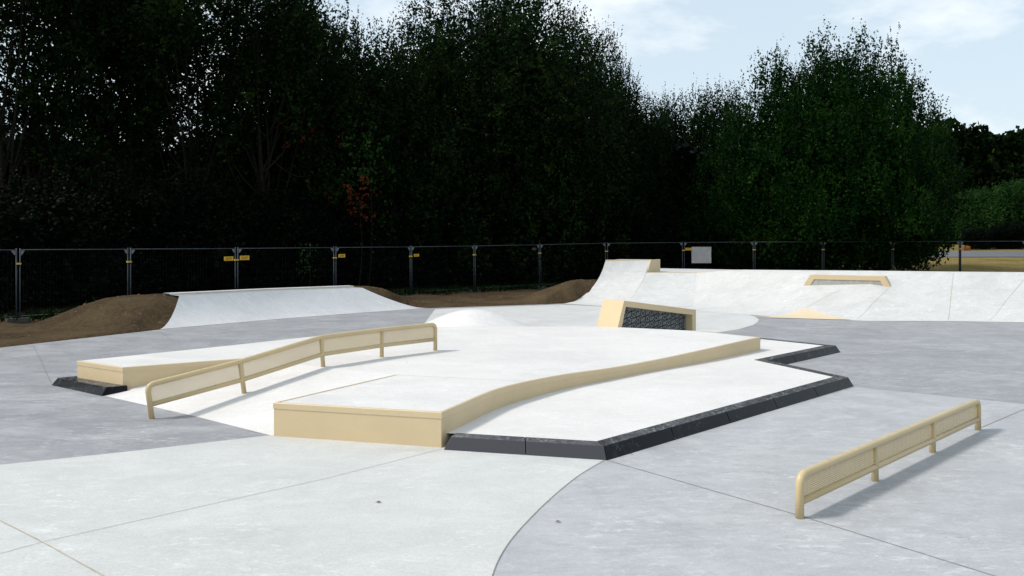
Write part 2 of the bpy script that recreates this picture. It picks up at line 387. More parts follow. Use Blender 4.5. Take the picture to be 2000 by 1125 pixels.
# ------------------------------------------------------------------ black granite kerb and its pale pad
t0 = [G(880, 853, .135), G(1180, 871, .135), G(1657, 737, .135), G(1498, 703.5, .135), G(1633, 675, .135), Vector((4.64, 20.1, .135))]
t0 = [p.to_2d() for p in t0]
IN, BV = .19, -.08
pin, pout = offset(t0, IN), offset(t0, BV)
pad = empty('manual_pad', (2.5, 12, 0), 'low pale concrete pad edged in black granite, stepped in a zigzag at its right', 'manual pad')
padpoly = [pin[0] + Vector((-.12, .0))] + pin[1:] + [Vector((4.3, 20.0)), Vector((3.6, 18.3))] + [p for p in offset(curve, .5)][::-1][3:-6]
mb = MB(); v, f = sheet([Vector(p) for p in padpoly], lambda x, y: PAD, 0); mb.add(v, f, 0)
mb.build('pad_top', M['white'], pad)
gap = .004
for i in range(len(t0) - 1):
    L = (t0[i + 1] - t0[i]).length; n = max(2, round(L / 1.15))
    cuts = [k / n for k in range(n + 1)]
    for a, b in zip(cuts[:-1], cuts[1:]):
        ga = gap / L if a > 0 else gap / L * .6; gb = gap / L if b < 1 else gap / L * .6
        a2, b2 = a + ga, b - gb
        P = lambda ln, t, z: Vector((*ln[i].lerp(ln[i + 1], t), z))
        mb = MB(); ee = -.04 if (i == 0 and a == 0) else 0
        mb.hexa([P(pout, a2 + ee, -.02), P(pout, b2, -.02), P(pin, b2, -.02), P(pin, a2 + ee, -.02), P(t0, a2, .137), P(t0, b2, .137), P(pin, b2, .138), P(pin, a2, .138)])
        mb.build('granite_block', M['granite_grey' if i == 0 else 'granite'], pad, bevel=.006)

step = empty('granite_step', (-6.4, 13.3, 0), 'short black granite step in front of the tan block end', 'granite step')
a, b, c, d = Vector((-7.11, 13.62, .13)), Vector((-5.95, 12.775, .13)), Vector((-5.70, 12.90, .13)), Vector((-6.72, 13.95, .13))
base = [Vector((-7.27, 13.72, -.01)), Vector((-6.02, 12.75, -.01)), Vector((-5.68, 12.88, -.01)), Vector((-6.80, 14.1, -.01))]
def cut(s0, s1):
    L = lambda p, q, s: p.lerp(q, s)
    return [L(base[0], base[1], s0), L(base[0], base[1], s1), L(base[3], base[2], s1), L(base[3], base[2], s0)], [L(a, b, s0), L(a, b, s1), L(d, c, s1), L(d, c, s0)]
for s0, s1 in ((0, .14), (.143, 1)):
    mb = MB(); mb.prism(*cut(s0, s1)); mb.build('granite_block', M['granite'], step, bevel=.006)

# ------------------------------------------------------------------ grind rails
def round_path(pts, r, n=8):
    pts = [Vector(p) for p in pts]; out = [pts[0]]
    for i in range(1, len(pts) - 1):
        p, a, b = pts[i], (pts[i - 1] - pts[i]).normalized(), (pts[i + 1] - pts[i]).normalized()
        ang = a.angle(b)
        if ang > math.radians(150): out.append(p); continue
        d = r / math.tan(ang / 2); s, e = p + a * d, p + b * d
        for k in range(n + 1):
            t = k / n; out.append((s * (1 - t) + p * t).lerp(p * (1 - t) + e * t, t))
    return out + [pts[-1]]
def rail(loc, label, bases, ups, ht, lo, r, diag):
    root = empty('grind_rail', loc, label, 'grind rail', 'tan tubular grind rails')
    bases = [Vector(b) for b in bases]; ups = [Vector(u).normalized() for u in ups]
    tops = [b + u * (ht - r) for b, u in zip(bases, ups)]; lows = [b + u * lo for b, u in zip(bases, ups)]
    mb = MB(); path = [bases[0] - ups[0] * .02] + tops + [bases[-1] - ups[-1] * .02]
    mb.tube(round_path(path, .10), r, 18); mb.build('frame_tube', M['tan_rail'], root)
    mb = MB(); mb.tube(lows, r * .9, 14); mb.build('lower_tube', M['tan_rail'], root)
    for i in range(1, len(bases) - 1):
        mb = MB(); mb.tube([bases[i] - ups[i] * .02, tops[i]], r * .95, 14); mb.build('post', M['tan_rail'], root)
    for i in range(len(bases) - 1):
        u = (tops[i + 1] - tops[i]); Ln = u.length; u = u / Ln
        p00, p10, p01, p11 = lows[i] + u * r * .8, lows[i + 1] - u * r * .8, tops[i] + u * r * .8, tops[i + 1] - u * r * .8
        ins = .10 if i == 0 else 0; ine = .10 if i == len(bases) - 2 else 0
        nrm = u.cross(Vector((0, 0, 1))).normalized(); mb = MB()
        bil = lambda s, t: (p00.lerp(p10, s)).lerp(p01.lerp(p11, s), t)
        upv = (p01 - p00).normalized(); hgt = (p01 - p00).length
        fr = .012
        for t in (.09, .91): mb.bar(bil(0, t), bil(1, t), upv * fr, nrm * .012)
        if diag:
            pit = .0185; k = -hgt
            while k < Ln:
                for sg in (1, -1):
                    s0, s1 = (k, k + hgt) if sg == 1 else (k + hgt, k)
                    t0_, t1_ = 0.0, 1.0
                    # clip to 0..Ln
                    q = [(s0, 0.0), (s1, 1.0)]
                    def clip(q, lim, up_):
                        (x0, y0), (x1, y1) = q
                        ins0 = (x0 <= lim) if up_ else (x0 >= lim); ins1 = (x1 <= lim) if up_ else (x1 >= lim)
                        if ins0 and ins1: return q
                        if not ins0 and not ins1: return None
                        tt = (lim - x0) / (x1 - x0); c = (lim, y0 + (y1 - y0) * tt)
                        return [(x0, y0), c] if ins0 else [c, (x1, y1)]
                    q = clip(q, Ln, True)
                    q = clip(q, 0.0, False) if q else None
                    if q and abs(q[0][0] - q[1][0]) > .005:
                        pa, pb = bil(q[0][0] / Ln, q[0][1]), bil(q[1][0] / Ln, q[1][1])
                        dr = (pb - pa).normalized(); mb.bar(pa, pb, nrm.cross(dr) * .0050, nrm * .003)
                k += pit
        else:
            n = 13
            for k in range(1, n):
                t = k / n; mb.bar(bil(0, t), bil(1, t), upv * .0128, nrm * .004)
            n = int(Ln / .11)
            for k in range(n + 1):
                s = k / n; mb.bar(bil(s, 0), bil(s, 1), u * .005, nrm * .003)
        mb.build('mesh_panel', M['tan_rail'], root)
    return root
rA, rB = Vector((2.37, 7.17, 0)), Vector((5.61, 10.48, 0))
rail(rA, 'low tan grind rail standing alone on grey concrete, foreground right', [rA.lerp(rB, k / 3) for k in range(4)], [(0, 0, 1)] * 4, .39, .135, .0355, False)
us = Vector((-.10, -.105, 1))
b0, bk = Vector((-4.607, 11.14, 0)), Vector((-2.83, 13.04, ZT))
b1 = Vector((-3.72, 12.09, .165))
rail(b0, 'long kinked tan grind rail running up the bank onto the platform', [b0, b1, bk, Vector((-2.11, 14.10, ZT)), Vector((-1.32, 14.98, ZT))], [us, us, (us.x * .5, us.y * .5, 1), (0, 0, 1), (0, 0, 1)], .478, .185, .035, True)

# ------------------------------------------------------------------ sloping hubba block with flower panel
hub = empty('hubba_block', (2.4, 18.9, ZT), 'slanted tan block with black flower pattern panel at the back of the platform', 'hubba block')
ud, wd = Vector((.707, .707, 0)), Vector((-.707, .707, 0))
h0 = Vector((2.29, 18.88, 0)); LEN = 3.05; WID = .58
def hp(s, z, w=0): return h0 + ud * s + wd * w + Vector((0, 0, z))
ztop = lambda s: .953 - .128 * (s - .23)
zbot = lambda s: .36 - .12 * max(s, 0)
s_tl, s_tr = .23, LEN
fo = [hp(0, .37), hp(LEN, zbot(LEN) - .1), hp(LEN, ztop(LEN)), hp(.23, ztop(.23))]
def fi(d): return [hp(.13, .30, d), hp(LEN - .15, .0, d), hp(LEN - .15, ztop(LEN) - .115, d), hp(.29, ztop(.29) - .125, d)]
mb = MB(); bk_ = [p + wd * WID for p in fo]; RD = .2
i0, i1 = fi(0), fi(RD)
mb.add(fo + i0, [(0, 3, 7, 4), (3, 2, 6, 7), (2, 1, 5, 6)])          # front frame: left leg, top bar, right leg
mb.add(i0 + i1, [(0, 3, 7, 4), (3, 2, 6, 7), (2, 1, 5, 6)])          # reveal
mb.add(fo + bk_, [(0, 3, 7, 4), (3, 2, 6, 7), (2, 1, 5, 6), (4, 7, 6, 5)])
mb.build('shell', M['tan'], hub)
mb = MB(); pn = fi(RD - .01); mb.add([p - wd * 0 for p in pn] + [p + wd * .008 for p in pn], [(0, 1, 2, 3), (7, 6, 5, 4)], 0)
def flower(cs, cz, rad):
    fr = lambda a, r: hp(cs + math.cos(a) * r, cz + math.sin(a) * r, RD - .014)
    ring = lambda c, r0, r1, a0, a1, n: [(c, r0, r1, a0 + (a1 - a0) * k / n) for k in range(n + 1)]
    def arcband(cx, cz_, r0, r1, a0, a1, n=8):
        rows = [[hp(cx + math.cos(a0 + (a1 - a0) * k / n) * r, cz_ + math.sin(a0 + (a1 - a0) * k / n) * r, RD - .014) for k in range(n + 1)] for r in (r0, r1)]
        ok = all(pz.z < ztop((pz - h0).dot(ud)) - .125 for pz in rows[1]) and all(.16 < (pz - h0).dot(ud) < LEN - .17 for pz in rows[1])
        if ok: mb.grid(rows, 1, False)
    arcband(cs, cz, rad * .12, rad * .30, 0, 2 * math.pi, 12)
    for k in range(6):
        a = k * math.pi / 3 + .26
        arcband(cs + math.cos(a) * rad * .68, cz + math.sin(a) * rad * .68, rad * .15, rad * .36, a - 2.0, a + 2.0)
for r in range(-1, 7):
    for c in range(-1, 11):
        flower(.15 + c * .34 + (r % 2) * .17, .06 + r * .137, .106)
mb.build('flower_panel', [M['steel_panel'], M['black']], hub)

# ------------------------------------------------------------------ ramps
def loft(stations, nseg=8, nprof=14):
    """stations: (foot, top, flat) -> rows of points; flat 0 = circular transition, 1 = plane bank with eased foot"""
    rows = []
    for q in range(len(stations) - 1):
        for k in range(nseg + (1 if q == len(stations) - 2 else 0)):
            t = k / nseg
            fa, ta, la = stations[q]; fb, tb, lb = stations[q + 1]
            f, tp, fl = Vector(fa).lerp(Vector(fb), t), Vector(ta).lerp(Vector(tb), t), la + (lb - la) * t
            h = tp.z; run = (tp.to_2d() - f.to_2d()).length; Rr = (run * run + h * h) / (2 * h); row = []
            for s in range(nprof + 1):
                x = s / nprof
                za = Rr - math.sqrt(max(0, Rr * Rr - (x * run) ** 2)); e = .06
                zb = h * (math.sqrt(x * x + e) - math.sqrt(e) ) / (math.sqrt(1 + e) - math.sqrt(e))
                p = f.lerp(tp, x); row.append(Vector((p.x, p.y, za * (1 - fl) + zb * fl + .006)))
            rows.append(row)
    return rows
def tris(rows):
    n = len(rows[0]); return [p for r in rows for p in r], [(i * n + j, i * n + j + 1, (i + 1) * n + j + 1, (i + 1) * n + j) for i in range(len(rows) - 1) for j in range(n - 1)]
def skirt(mb, edge, mat=0):
    mb.grid([edge, [Vector((p.x, p.y, -.1)) for p in edge]], mat, False)
def coping(mb, edge, w=.09, hgt=.06, lip=.012):
    e2 = [p.to_2d() for p in edge]; i = offset(e2, w); o = offset(e2, -lip)
    z = [p.z for p in edge]; P = lambda l, d: [Vector((q.x, q.y, zz + d)) for q, zz in zip(l, z)]
    mb.grid([P(o, -hgt), P(o, .008), P(i, .008), P(i, -hgt)], 0, False)
F0, T0 = Vector((1.8, 31.0, 0)), Vector((3.48, 32.3, 1.52))
F1, T1 = Vector((3.54, 29.4, 0)), Vector((5.13, 32.3, 1.52))
T2 = Vector((4.92, 31.9, 1.07)); F3, T3 = Vector((5.79, 28.1, 0)), Vector((6.73, 31.7, 1.07))
S4 = (Vector((6.88, 26.6, 0)), Vector((8.1, 30.6, 1.22)))
S5 = (Vector((8.4, 25.2, 0)), Vector((9.45, 28.7, 1.27))); S6 = (Vector((9.93, 24.4, 0)), Vector((11.3, 27.4, 1.30)))
S7 = (Vector((12.2, 24.35, 0)), Vector((13.4, 26.6, 1.30))); S8 = (Vector((14.1, 24.0, 0)), Vector((15.4, 26.15, 1.30))); S9 = (Vector((22, 22.7, 0)), Vector((23, 24.9, 1.30)))
# tall quarter pipe
qp = empty('quarter_pipe', (3.5, 31, 0), 'tallest curved white quarter pipe with tan coping at the back', 'quarter pipe')
rq = loft([(F0, T0, 0), (F1, T1, 0)], 14); mb = MB(); mb.grid(rq, 0, True); mb.build('transition', M['ramp'], qp)
mb = MB(); skirt(mb, rq[0]); mb.build('side_wall', M['ramp'], qp)
K1, K0 = Vector((5.62, 33.15, 1.52)), Vector((4.2, 33.7, 1.52))
mb = MB(); mb.add([T0, T1, K1, K0], [(0, 1, 2, 3)]); skirt(mb, [T0, K0, K1]); mb.build('deck', M['ramp'], qp)
mb = MB(); coping(mb, [T0.lerp(T1, k / 4) + Vector((0, 0, .006)) for k in range(5)]); mb.build('coping', M['tan_cap'], qp)
mb = MB(); ck = [T1 + Vector((.02, -.02, .012)), K1 + Vector((.02, -.02, .012)), Vector((K1.x + .02, K1.y - .02, 1.0)), Vector((T2.x + .02, T2.y - .02, 1.0))]
nn = Vector((-.07, .04, 0)); mb.prism(ck, [p + nn for p in ck]); mb.build('cheek', M['tan'], qp)
# low quarter pipe
lq = empty('quarter_pipe', (5.5, 30.5, 0), 'lower white quarter pipe with thin tan coping beside the tall one', 'quarter pipe')
rl = loft([(F1, T2, 0), (F3, T3, .1)], 12); mb = MB(); mb.grid(rl, 0, True); mb.build('transition', M['ramp'], lq)
dk = [T2, T3, Vector((8.0, 30.75, 1.09)), Vector((9.3, 34.2, 1.09)), Vector((6.2, 36.7, 1.07)), Vector((5.0, 36.2, 1.07)), Vector((4.9, 33, 1.07))]
mb = MB(); mb.add(dk, [(4, 5, 6), (4, 6, 0), (4, 0, 1), (4, 1, 2), (4, 2, 3)]); skirt(mb, dk[2:] + [dk[0]]); mb.build('deck', M['ramp'], lq)
mb = MB(); coping(mb, [T2.lerp(T3, k / 4) + Vector((0, 0, .006)) for k in range(5)] + [T3.lerp(S4[1], k / 3) + Vector((0, 0, .006 - .012 * k)) for k in (1, 2, 3)]); mb.build('coping', M['tan_cap'], lq)
# long bank on the right
rbk = empty('bank_ramp', (12, 25.5, 0), 'long white concrete bank running along the right behind the grey flat', 'bank ramp')
rr = loft([(F3, T3, .1), (*S4, .5), (*S5, .9), (*S6, 1), (*S7, 1), (*S8, 1), (*S9, 1)], 10)
RB = BVHTree.FromPolygons(*tris(rr))
def rz(x, y):
    h = RB.ray_cast(Vector((x, y, 5)), Vector((0, 0, -1)))[0]; return h.z if h else 0.0
mb = MB(); mb.grid(rr, 0, True)
te = [r[-1] for r in rr]; rl_ = [Vector((p.x, p.y, p.z)) for p in te]; bb = offset([p.to_2d() for p in te], .35); bc = [Vector((q.x, q.y, p.z - .01)) for q, p in zip(bb, te)]
mb.grid([rl_[8:], bc[8:]], 0, True); skirt(mb, bc[8:])
def onbank(x, y):
    p = D(x, y, 1.0); o = Vector((0, 0, H)); return RB.ray_cast(o, (p - o).normalized())[0]
for ln, w in (([(1862, 534), (1857, 580), (1852, 625)], .014), ([(2000, 546), (1965, 587), (1932, 626)], .009), ([(1640, 566), (1610, 581), (1575, 600)], .008), ([(1736, 562), (1705, 592), (1674, 623)], .008)):
    pts = [onbank(*p) for p in ln]
    if all(pts): ribbon(mb, dense(pts, .2), w, rz, .005, 1)
mb.build('bank_face', [M['ramp'], M['joint_tan']], rbk)
# tan triangle at the foot of the bank
tr = [G(1470, 620), onbank(1573, 601.5), onbank(1664, 625) or G(1664, 626)]
mb = MB(); n = 10; vs, fs, idx = [], [], {}
for i in range(n + 1):
    for j in range(n + 1 - i):
        p = tr[0] * (1 - (i + j) / n) + tr[1] * (i / n) + tr[2] * (j / n); idx[i, j] = len(vs); vs.append(Vector((p.x, p.y, rz(p.x, p.y) + .012)))
for i in range(n):
    for j in range(n - i):
        fs.append((idx[i, j], idx[i + 1, j], idx[i, j + 1]))
        if i + j < n - 1: fs.append((idx[i + 1, j], idx[i + 1, j + 1], idx[i, j + 1]))
mb.add(vs, fs, 0, True); mb.build('tan_wedge', M['tan_sunlit'], rbk)
# framed ledge standing out of the bank
wl = empty('wall_ledge', onbank(1655, 560), 'concrete ledge in a tan trapezoid frame standing out of the white bank', 'ledge')
q0, q1 = onbank(1568, 558), onbank(1741, 561.5)
ax = (q1 - q0); ax.z = 0; wlen = ax.length; ax.normalize(); bkv = Vector((-ax.y, ax.x, 0))
def wp(s, z, w=0): return Vector((q0.x, q0.y, 0)) + ax * s + bkv * w + Vector((0, 0, z))
zb0, zb1 = q0.z, q1.z; ztp = (zb0 + zb1) / 2 + .335
o4 = [wp(0, zb0 - .03), wp(.22, ztp), wp(wlen - .2, ztp), wp(wlen, zb1 - .03)]
i4 = [wp(.20, zb0 - .03), wp(.34, ztp - .13), wp(wlen - .32, ztp - .13), wp(wlen - .19, zb1 - .03)]
mb = MB(); mb.add(o4 + i4, [(0, 1, 5, 4), (1, 2, 6, 5), (2, 3, 7, 6)])
ob = [p + bkv * 1.0 for p in o4]; mb.add(o4 + ob, [(0, 1, 5, 4), (1, 2, 6, 5), (2, 3, 7, 6)])
ii = [p + bkv * .02 for p in i4]; mb.add(i4 + ii, [(0, 1, 5, 4), (1, 2, 6, 5), (2, 3, 7, 6)])
mb.build('frame', M['tan'], wl)
mb = MB(); mb.add(ii + [p + bkv * .1 for p in ii], [(0, 1, 2, 3), (4, 5, 6, 7)]); mb.build('infill', M['infill'], wl)

# left bank
lb = empty('bank_ramp', (-6.5, 25.5, 0), 'pale grey concrete bank with dirt mound at its side, at the left', 'bank ramp')
LF0, LT0 = G(312, 643.5), G(350, 578.5, .72); LF1, LT1 = G(832, 602), G(708, 562.5, .68)
LFm, LTm = G(560, 622), G(530, 569.5, .705)
rlb = loft([(LF0, LT0, .0), (LFm, LTm, .4), (LF1, LT1, .75)], 14)
LBV = BVHTree.FromPolygons(*tris(rlb))
mb = MB(); mb.grid(rlb, 0, True); mb.build('bank_face', M['bank'], lb)
mb = MB(); te = [r[-1] for r in rlb]; b2 = offset([p.to_2d() for p in te], .5); b3 = offset([p.to_2d() for p in te], .85)
mb.grid([te, [Vector((q.x, q.y, p.z + .012)) for q, p in zip(b2, te)]], 0, True)
mb.grid([[Vector((q.x, q.y, p.z + .012)) for q, p in zip(b2, te)], [Vector((q.x, q.y, p.z + .05)) for q, p in zip(b2, te)], [Vector((q.x, q.y, p.z + .05)) for q, p in zip(b3, te)], [Vector((q.x, q.y, -.1)) for q, p in zip(b3, te)]], 1, False)
mb.build('deck', [M['infill'], M['ramp']], lb)
for e_ in (rlb[0], rlb[-1]):
    mb = MB(); skirt(mb, e_); mb.build('side_wall', M['bank'], lb)

# bump behind the platform
bc_ = Vector((-.95, 20.6)); mb = MB(); rows = []
for i in range(17):
    r = i / 16; z = .63 * (1 - r * r) ** 2.3
    rows.append([Vector((bc_.x + math.cos(2 * math.pi * k / 48) * r * 2.2 * (1 + .05 * math.cos(2 * math.pi * k / 48)), bc_.y + math.sin(2 * math.pi * k / 48) * r * 1.9, z + .004)) for k in range(49)])
mb.grid(rows, 0, True)
tag(mb.build('concrete_bump', M['white'], org=(bc_.x, bc_.y, 0)), 'smooth white concrete bump behind the long kinked rail', 'bump')

# ------------------------------------------------------------------ terrain
def sm(a, b, x): t = min(1, max(0, (x - a) / (b - a))); return t * t * (3 - 2 * t)
def segd(p, a, b):
    p, a, b = Vector(p), Vector(a), Vector(b); t = max(0, min(1, (p - a).dot(b - a) / (b - a).length_squared)); return (p - a.lerp(b, t)).length
from mathutils import noise as mn
def rise(x, y): return (.9 * sm(40, 64, y) + .5 * sm(64, 90, y) + 1.2 * sm(95, 260, y)) * sm(5, 14, x) + .15 * sm(30, 42, y) * sm(0, 6, x)
QBV = BVHTree.FromPolygons(*tris(rq))
def terr(x, y):
    z = rise(x, y)
    if -22 < x < 8 and 10 < y < 42:
        nz = mn.noise(Vector((x * .9, y * .9, 0))) * .06 + mn.noise(Vector((x * 3.1, y * 3.1, 4))) * .035
        d1 = segd((x, y), (-10.3, 24.35), (-5.2, 29.3)); d2 = segd((x, y), (-9.6, 24.9), (-10.6, 24.0))
        m1 = .69 * (1 - sm(.3, 2.6, min(d1, d2)))
        d3 = segd((x, y), (3.4, 33.2), (2.6, 32.4)); m2 = .72 * (1 - sm(.1, 3.0, d3))
        z = max(z, m1, m2) + nz + .03
        if inside(plaza, x, y): z = -.07
        for bv in (LBV, QBV):
            h = bv.ray_cast(Vector((x, y, 5)), Vector((0, 0, -1)))[0]
            if h: z = min(z, h.z - .14)
        for bv in (LBV, QBV):
            h = bv.find_nearest(Vector((x, y, z)))
            if h[3] is not None and h[3] < .45: z = min(z, h[0].z - .02)
        h = LBV.find_nearest(Vector((x, y, .7)))
        if h[3] is not None and h[3] < 1.1 and y > 24: z = min(z, .70 + .02 * nz)
    elif inside(plaza, x, y) or (x > 4 and y < 27): z = -.07
    return z
def axis(fine0, fine1, st, lo, hi):
    a = list(np.arange(fine0, fine1, st)); s = st; x = fine1
    while x < hi: a.append(x); s = min(s * 1.22, 60); x += s
    a.append(hi); s = st; x = fine0 - st
    while x > lo: a.insert(0, x); s = min(s * 1.22, 60); x -= s
    a.insert(0, lo); return a
xs, ys = axis(-17, 8, .2, -700, 700), axis(14, 40, .2, -60, 1500)
mb = MB(); mb.grid([[Vector((x, y, terr(x, y))) for x in xs] for y in ys], 0, True)
tag(mb.build('ground', M['ground']), kind='structure')
mb = MB(); rx = list(np.arange(6, 130, 3)); mb.grid([[Vector((x, y + .02 * x, rise(x, y + .02 * x) + .02)) for x in rx] for y in np.arange(61, 75.5, 1.5)], 0, True)
tag(mb.build('road', M['asphalt']), kind='structure')
# stones and clods on the bare soil
mb = MB(); cnt = 0
while cnt < 1900:
    x, y = random.uniform(-16, 4), random.uniform(15, 35)
    if inside(plaza, x, y) or LBV.ray_cast(Vector((x, y, 5)), Vector((0, 0, -1)))[0] or QBV.ray_cast(Vector((x, y, 5)), Vector((0, 0, -1)))[0]: continue
    z = terr(x, y); s = random.uniform(.012, .05) * (1 if random.random() < .85 else 1.8); a = random.uniform(0, 6)
    vs = [Vector((x + math.cos(a + k * 2.09) * s * random.uniform(.7, 1.2), y + math.sin(a + k * 2.09) * s * random.uniform(.7, 1.2), z - .01)) for k in range(3)] + [Vector((x, y, z + s * .45))]
    mb.add(vs, [(0, 1, 3), (1, 2, 3), (2, 0, 3)]); cnt += 1
tag(mb.build('gravel', M['stone']), 'loose stones and clods scattered over the bare brown soil', 'gravel', kind='stuff')

# ------------------------------------------------------------------ site fence
nodes = [(-15.9, 20.9, .02), (-13.5, 23.8, .02), (-11.53, 26.2, .01), (-9.18, 29.0, .0), (-6.55, 32.2, .0), (-4.07, 35.1, .0), (-1.6, 37.4, .02), (1.28, 39.5, .06), (4.46, 41.0, .12), (8.28, 42.0, .15), (11.8, 42.4, .17), (15.3, 42.8, .18), (18.9, 43.2, .19), (22.45, 43.6, .20), (25.9, 43.9, .21), (29.4, 44.2, .22)]
where = ['left edge of the photo, cut off by the frame', 'left of the dirt mound, second from the left edge', 'behind the left end of the pale bank', 'behind the middle of the pale bank',
         'behind the right end of the pale bank', 'between the pale bank and the first bare soil strip', 'over the bare soil, behind the white bump', 'left of the tall quarter pipe', 'directly behind the tall quarter pipe deck',
         'carrying the white sheet', 'under the round tree, beside the white sheet', 'hidden behind the middle of the round tree', 'hidden behind the right of the round tree', 'at the right, in front of the road', 'at the far right edge, in front of the road']
def make_panel():
    root = empty('fence_panel', (0, 0, 0)); W = 3.5; gap_ = .045
    for x in (gap_, W - gap_):
        mb = MB(); mb.tube([(x, 0, .05), (x, 0, 2.03)], .018, 8); mb.build('post', M['galv'], root)
    mb = MB(); mb.tube([(gap_, 0, 1.985), (W - gap_, 0, 1.985)], .014, 8); mb.build('top_rail', M['galv'], root)
    mb = MB(); mb.tube([(gap_, 0, .17), (W - gap_, 0, .17)], .013, 8); mb.build('bottom_rail', M['galv'], root)
    mb = MB()
    for k in range(1, 34):
        x = gap_ + k * .1; mb.bar((x, 0, .17), (x, 0, 1.98), (.0011, 0, 0), (0, .0011, 0))
    for k in range(1, 9):
        z = .17 + k * .2; mb.bar((gap_, 0, z), (W - gap_, 0, z), (0, 0, .0012), (0, .0012, 0))
    mb.build('wire_mesh', M['wire'], root)
    for x, sx in ((gap_ + .02, 1), (W - gap_ - .02, -1)):
        mb = MB(); z = 1.97; pts = [Vector((x, -.008, z)), Vector((x + sx * .11, -.008, z)), Vector((x + sx * .09, -.008, z - .04)), Vector((x + sx * .05, -.008, z - .10)), Vector((x, -.008, z - .14))]
        mb.prism(pts, [p + Vector((0, .016, 0)) for p in pts]); mb.build('corner_plate', M['galv2'], root)
    mb = MB(); mb.box(-.065, .065, -.035, .035, 1.585, 1.63); mb.build('clamp', M['clamp'], root)
    mb = MB(); b_ = [(-.35, -.11, -.02), (.35, -.11, -.02), (.35, .11, -.02), (-.35, .11, -.02)]; mb.prism(b_, [(x * .86, y * .75, .12) for x, y, z in b_]); mb.build('foot_block', M['block'], root, bevel=.01)
    return root
panel = make_panel()
def copy_tree(o, parent=None):
    c = o.copy(); COL.objects.link(c); c.parent = parent
    for ch in list(o.children): copy_tree(ch, c)
    return c
for i in range(len(nodes) - 1):
    a, b = Vector(nodes[i]), Vector(nodes[i + 1])
    o = panel if i == 0 else copy_tree(panel)
    o.location = a; d = b - a; o.rotation_euler = (0, -math.atan2(d.z, d.to_2d().length), math.atan2(d.y, d.x)); o.scale = (d.length / 3.5, 1, 1)
    tag(o, 'grey wire mesh site fence panel ' + where[i], 'fence panel', 'site fence panels behind the park')
def onfence(x, y, off=.05):
    px = (x - CX) / FPX
    for a, b in zip(nodes[:-1], nodes[1:]):
        ra, rb_ = a[0] / a[1], b[0] / b[1]
        if ra <= px <= rb_:
            t = (px * a[1] - a[0]) / ((b[0] - a[0]) - px * (b[1] - a[1])); Y = a[1] + (b[1] - a[1]) * t
            p = D(x, y, Y); d = Vector((b[0] - a[0], b[1] - a[1], 0)).normalized(); n = Vector((d.y, -d.x, 0)); return p + n * off, d, n
for x, y, w, tint, lab in [(445, 505, .34, 0, 'yellow plate at the right end of a fence panel, left of the post pair'), (476, 503.5, .36, 0, 'yellow plate at the left end of a fence panel, right of the post pair'),
                     (666, 499.5, .31, 0, 'yellow plate on the fence above the right half of the pale bank'), (812, 498.5, .26, 0, 'yellow plate on the fence above the right end of the pale bank'),
                     (1344, 486.5, .30, 0, 'yellow plate on the fence beside the white sheet'), (1042, 486, .25, 1, 'faded pale plate on the fence left of the tall quarter pipe')]:
    p, d, n = onfence(x, y); h = w * .40; mb = MB(); z = Vector((0, 0, 1))
    mb.bar(p - d * w / 2, p + d * w / 2, z * h, n * .006, 0)
    for rowz, segs in ((.22, [(-.38, -.05), (0, .36)]), (-.02, [(-.3, .1), (.14, .4)]), (-.26, [(-.34, .02), (.08, .25)])):
        for s0, s1 in segs: mb.bar(p + n * .004 + d * w * s0 + z * h * rowz, p + n * .004 + d * w * s1 + z * h * rowz, z * h * .11, n * .002, 1)
    tag(mb.build('sign_plate', [M['block'] if tint else M['sign'], M['ink']], org=p), lab, 'sign', 'small plates hung on the site fence')
p, d, n = onfence(1370.5, 498, -.04); mb = MB(); rows = []
for i in range(9):
    rows.append([p + d * ((j / 10 - .5) * .98) + Vector((0, 0, (i / 8 - .5) * .79)) + n * (.012 * math.sin(j * 1.3 + i) - .0) for j in range(11)])
mb.grid(rows, 0, True); mb.grid([[q - n * .004 for q in r] for r in rows], 0, True)
tag(mb.build('white_sheet', M['sheet'], org=p), 'white rectangular sheet hung behind the fence wires by the round tree', 'banner')
pp = D(1875, 530, 45.5); pp.z = rise(pp.x, pp.y); mb = MB(); mb.tube([pp, pp + Vector((0, 0, 1.9))], .065, 12); mb.tube([pp + Vector((0, 0, 1.9)), pp + Vector((0, 0, 1.93))], .075, 12); mb.tube([pp, pp + Vector((0, 0, .04))], .11, 12)
tag(mb.build('post', M['dark_post'], org=pp), 'dark upright post in the dry grass at the right', 'post')
pp = D(1886, 488, 76.5); pp.z = rise(pp.x, pp.y); mb = MB(); mb.box(pp.x - .3, pp.x + .3, pp.y - .25, pp.y + .25, pp.z, pp.z + .28); mb.box(pp.x + .18, pp.x + .3, pp.y - .25, pp.y + .25, pp.z + .28, pp.z + .40); mb.box(pp.x - .33, pp.x + .33, pp.y - .28, pp.y + .28, pp.z, pp.z + .05)
tag(mb.build('roadside_block', M['rust'], org=pp), 'small rusty orange block lying beyond the grey road', 'block')

# ------------------------------------------------------------------ fallen leaves
for x, y, s, lab in [(739, 983, .03, 'small brown dead leaf lying alone on the pale foreground concrete'), (1090, 1021, .028, 'small brown dead leaf on the grey concrete right of the curved edge'),
                     (966, 884, .03, 'orange dead leaf on the ground by the middle of the front granite kerb'), (1014, 884.5, .022, 'tiny dead leaf tucked against the joint of the front granite kerb'), (1233, 888, .022, 'tiny dead leaf by the long granite kerb just past its corner')]:
    p = G(x, y); mb = MB(); a = random.uniform(0, 6); u = Vector((math.cos(a), math.sin(a), 0)); w = Vector((-u.y, u.x, 0)); z = Vector((0, 0, 1))
    mb.add([p - u * s + z * .008, p + w * s * .5 + z * .02, p + u * s + z * .012, p - w * s * .5 + z * .018, p + z * .010], [(0, 1, 4), (1, 2, 4), (2, 3, 4), (3, 0, 4)])
    tag(mb.build('fallen_leaf', M['deadleaf'], org=p), lab, 'leaf', 'fallen leaves on the concrete')

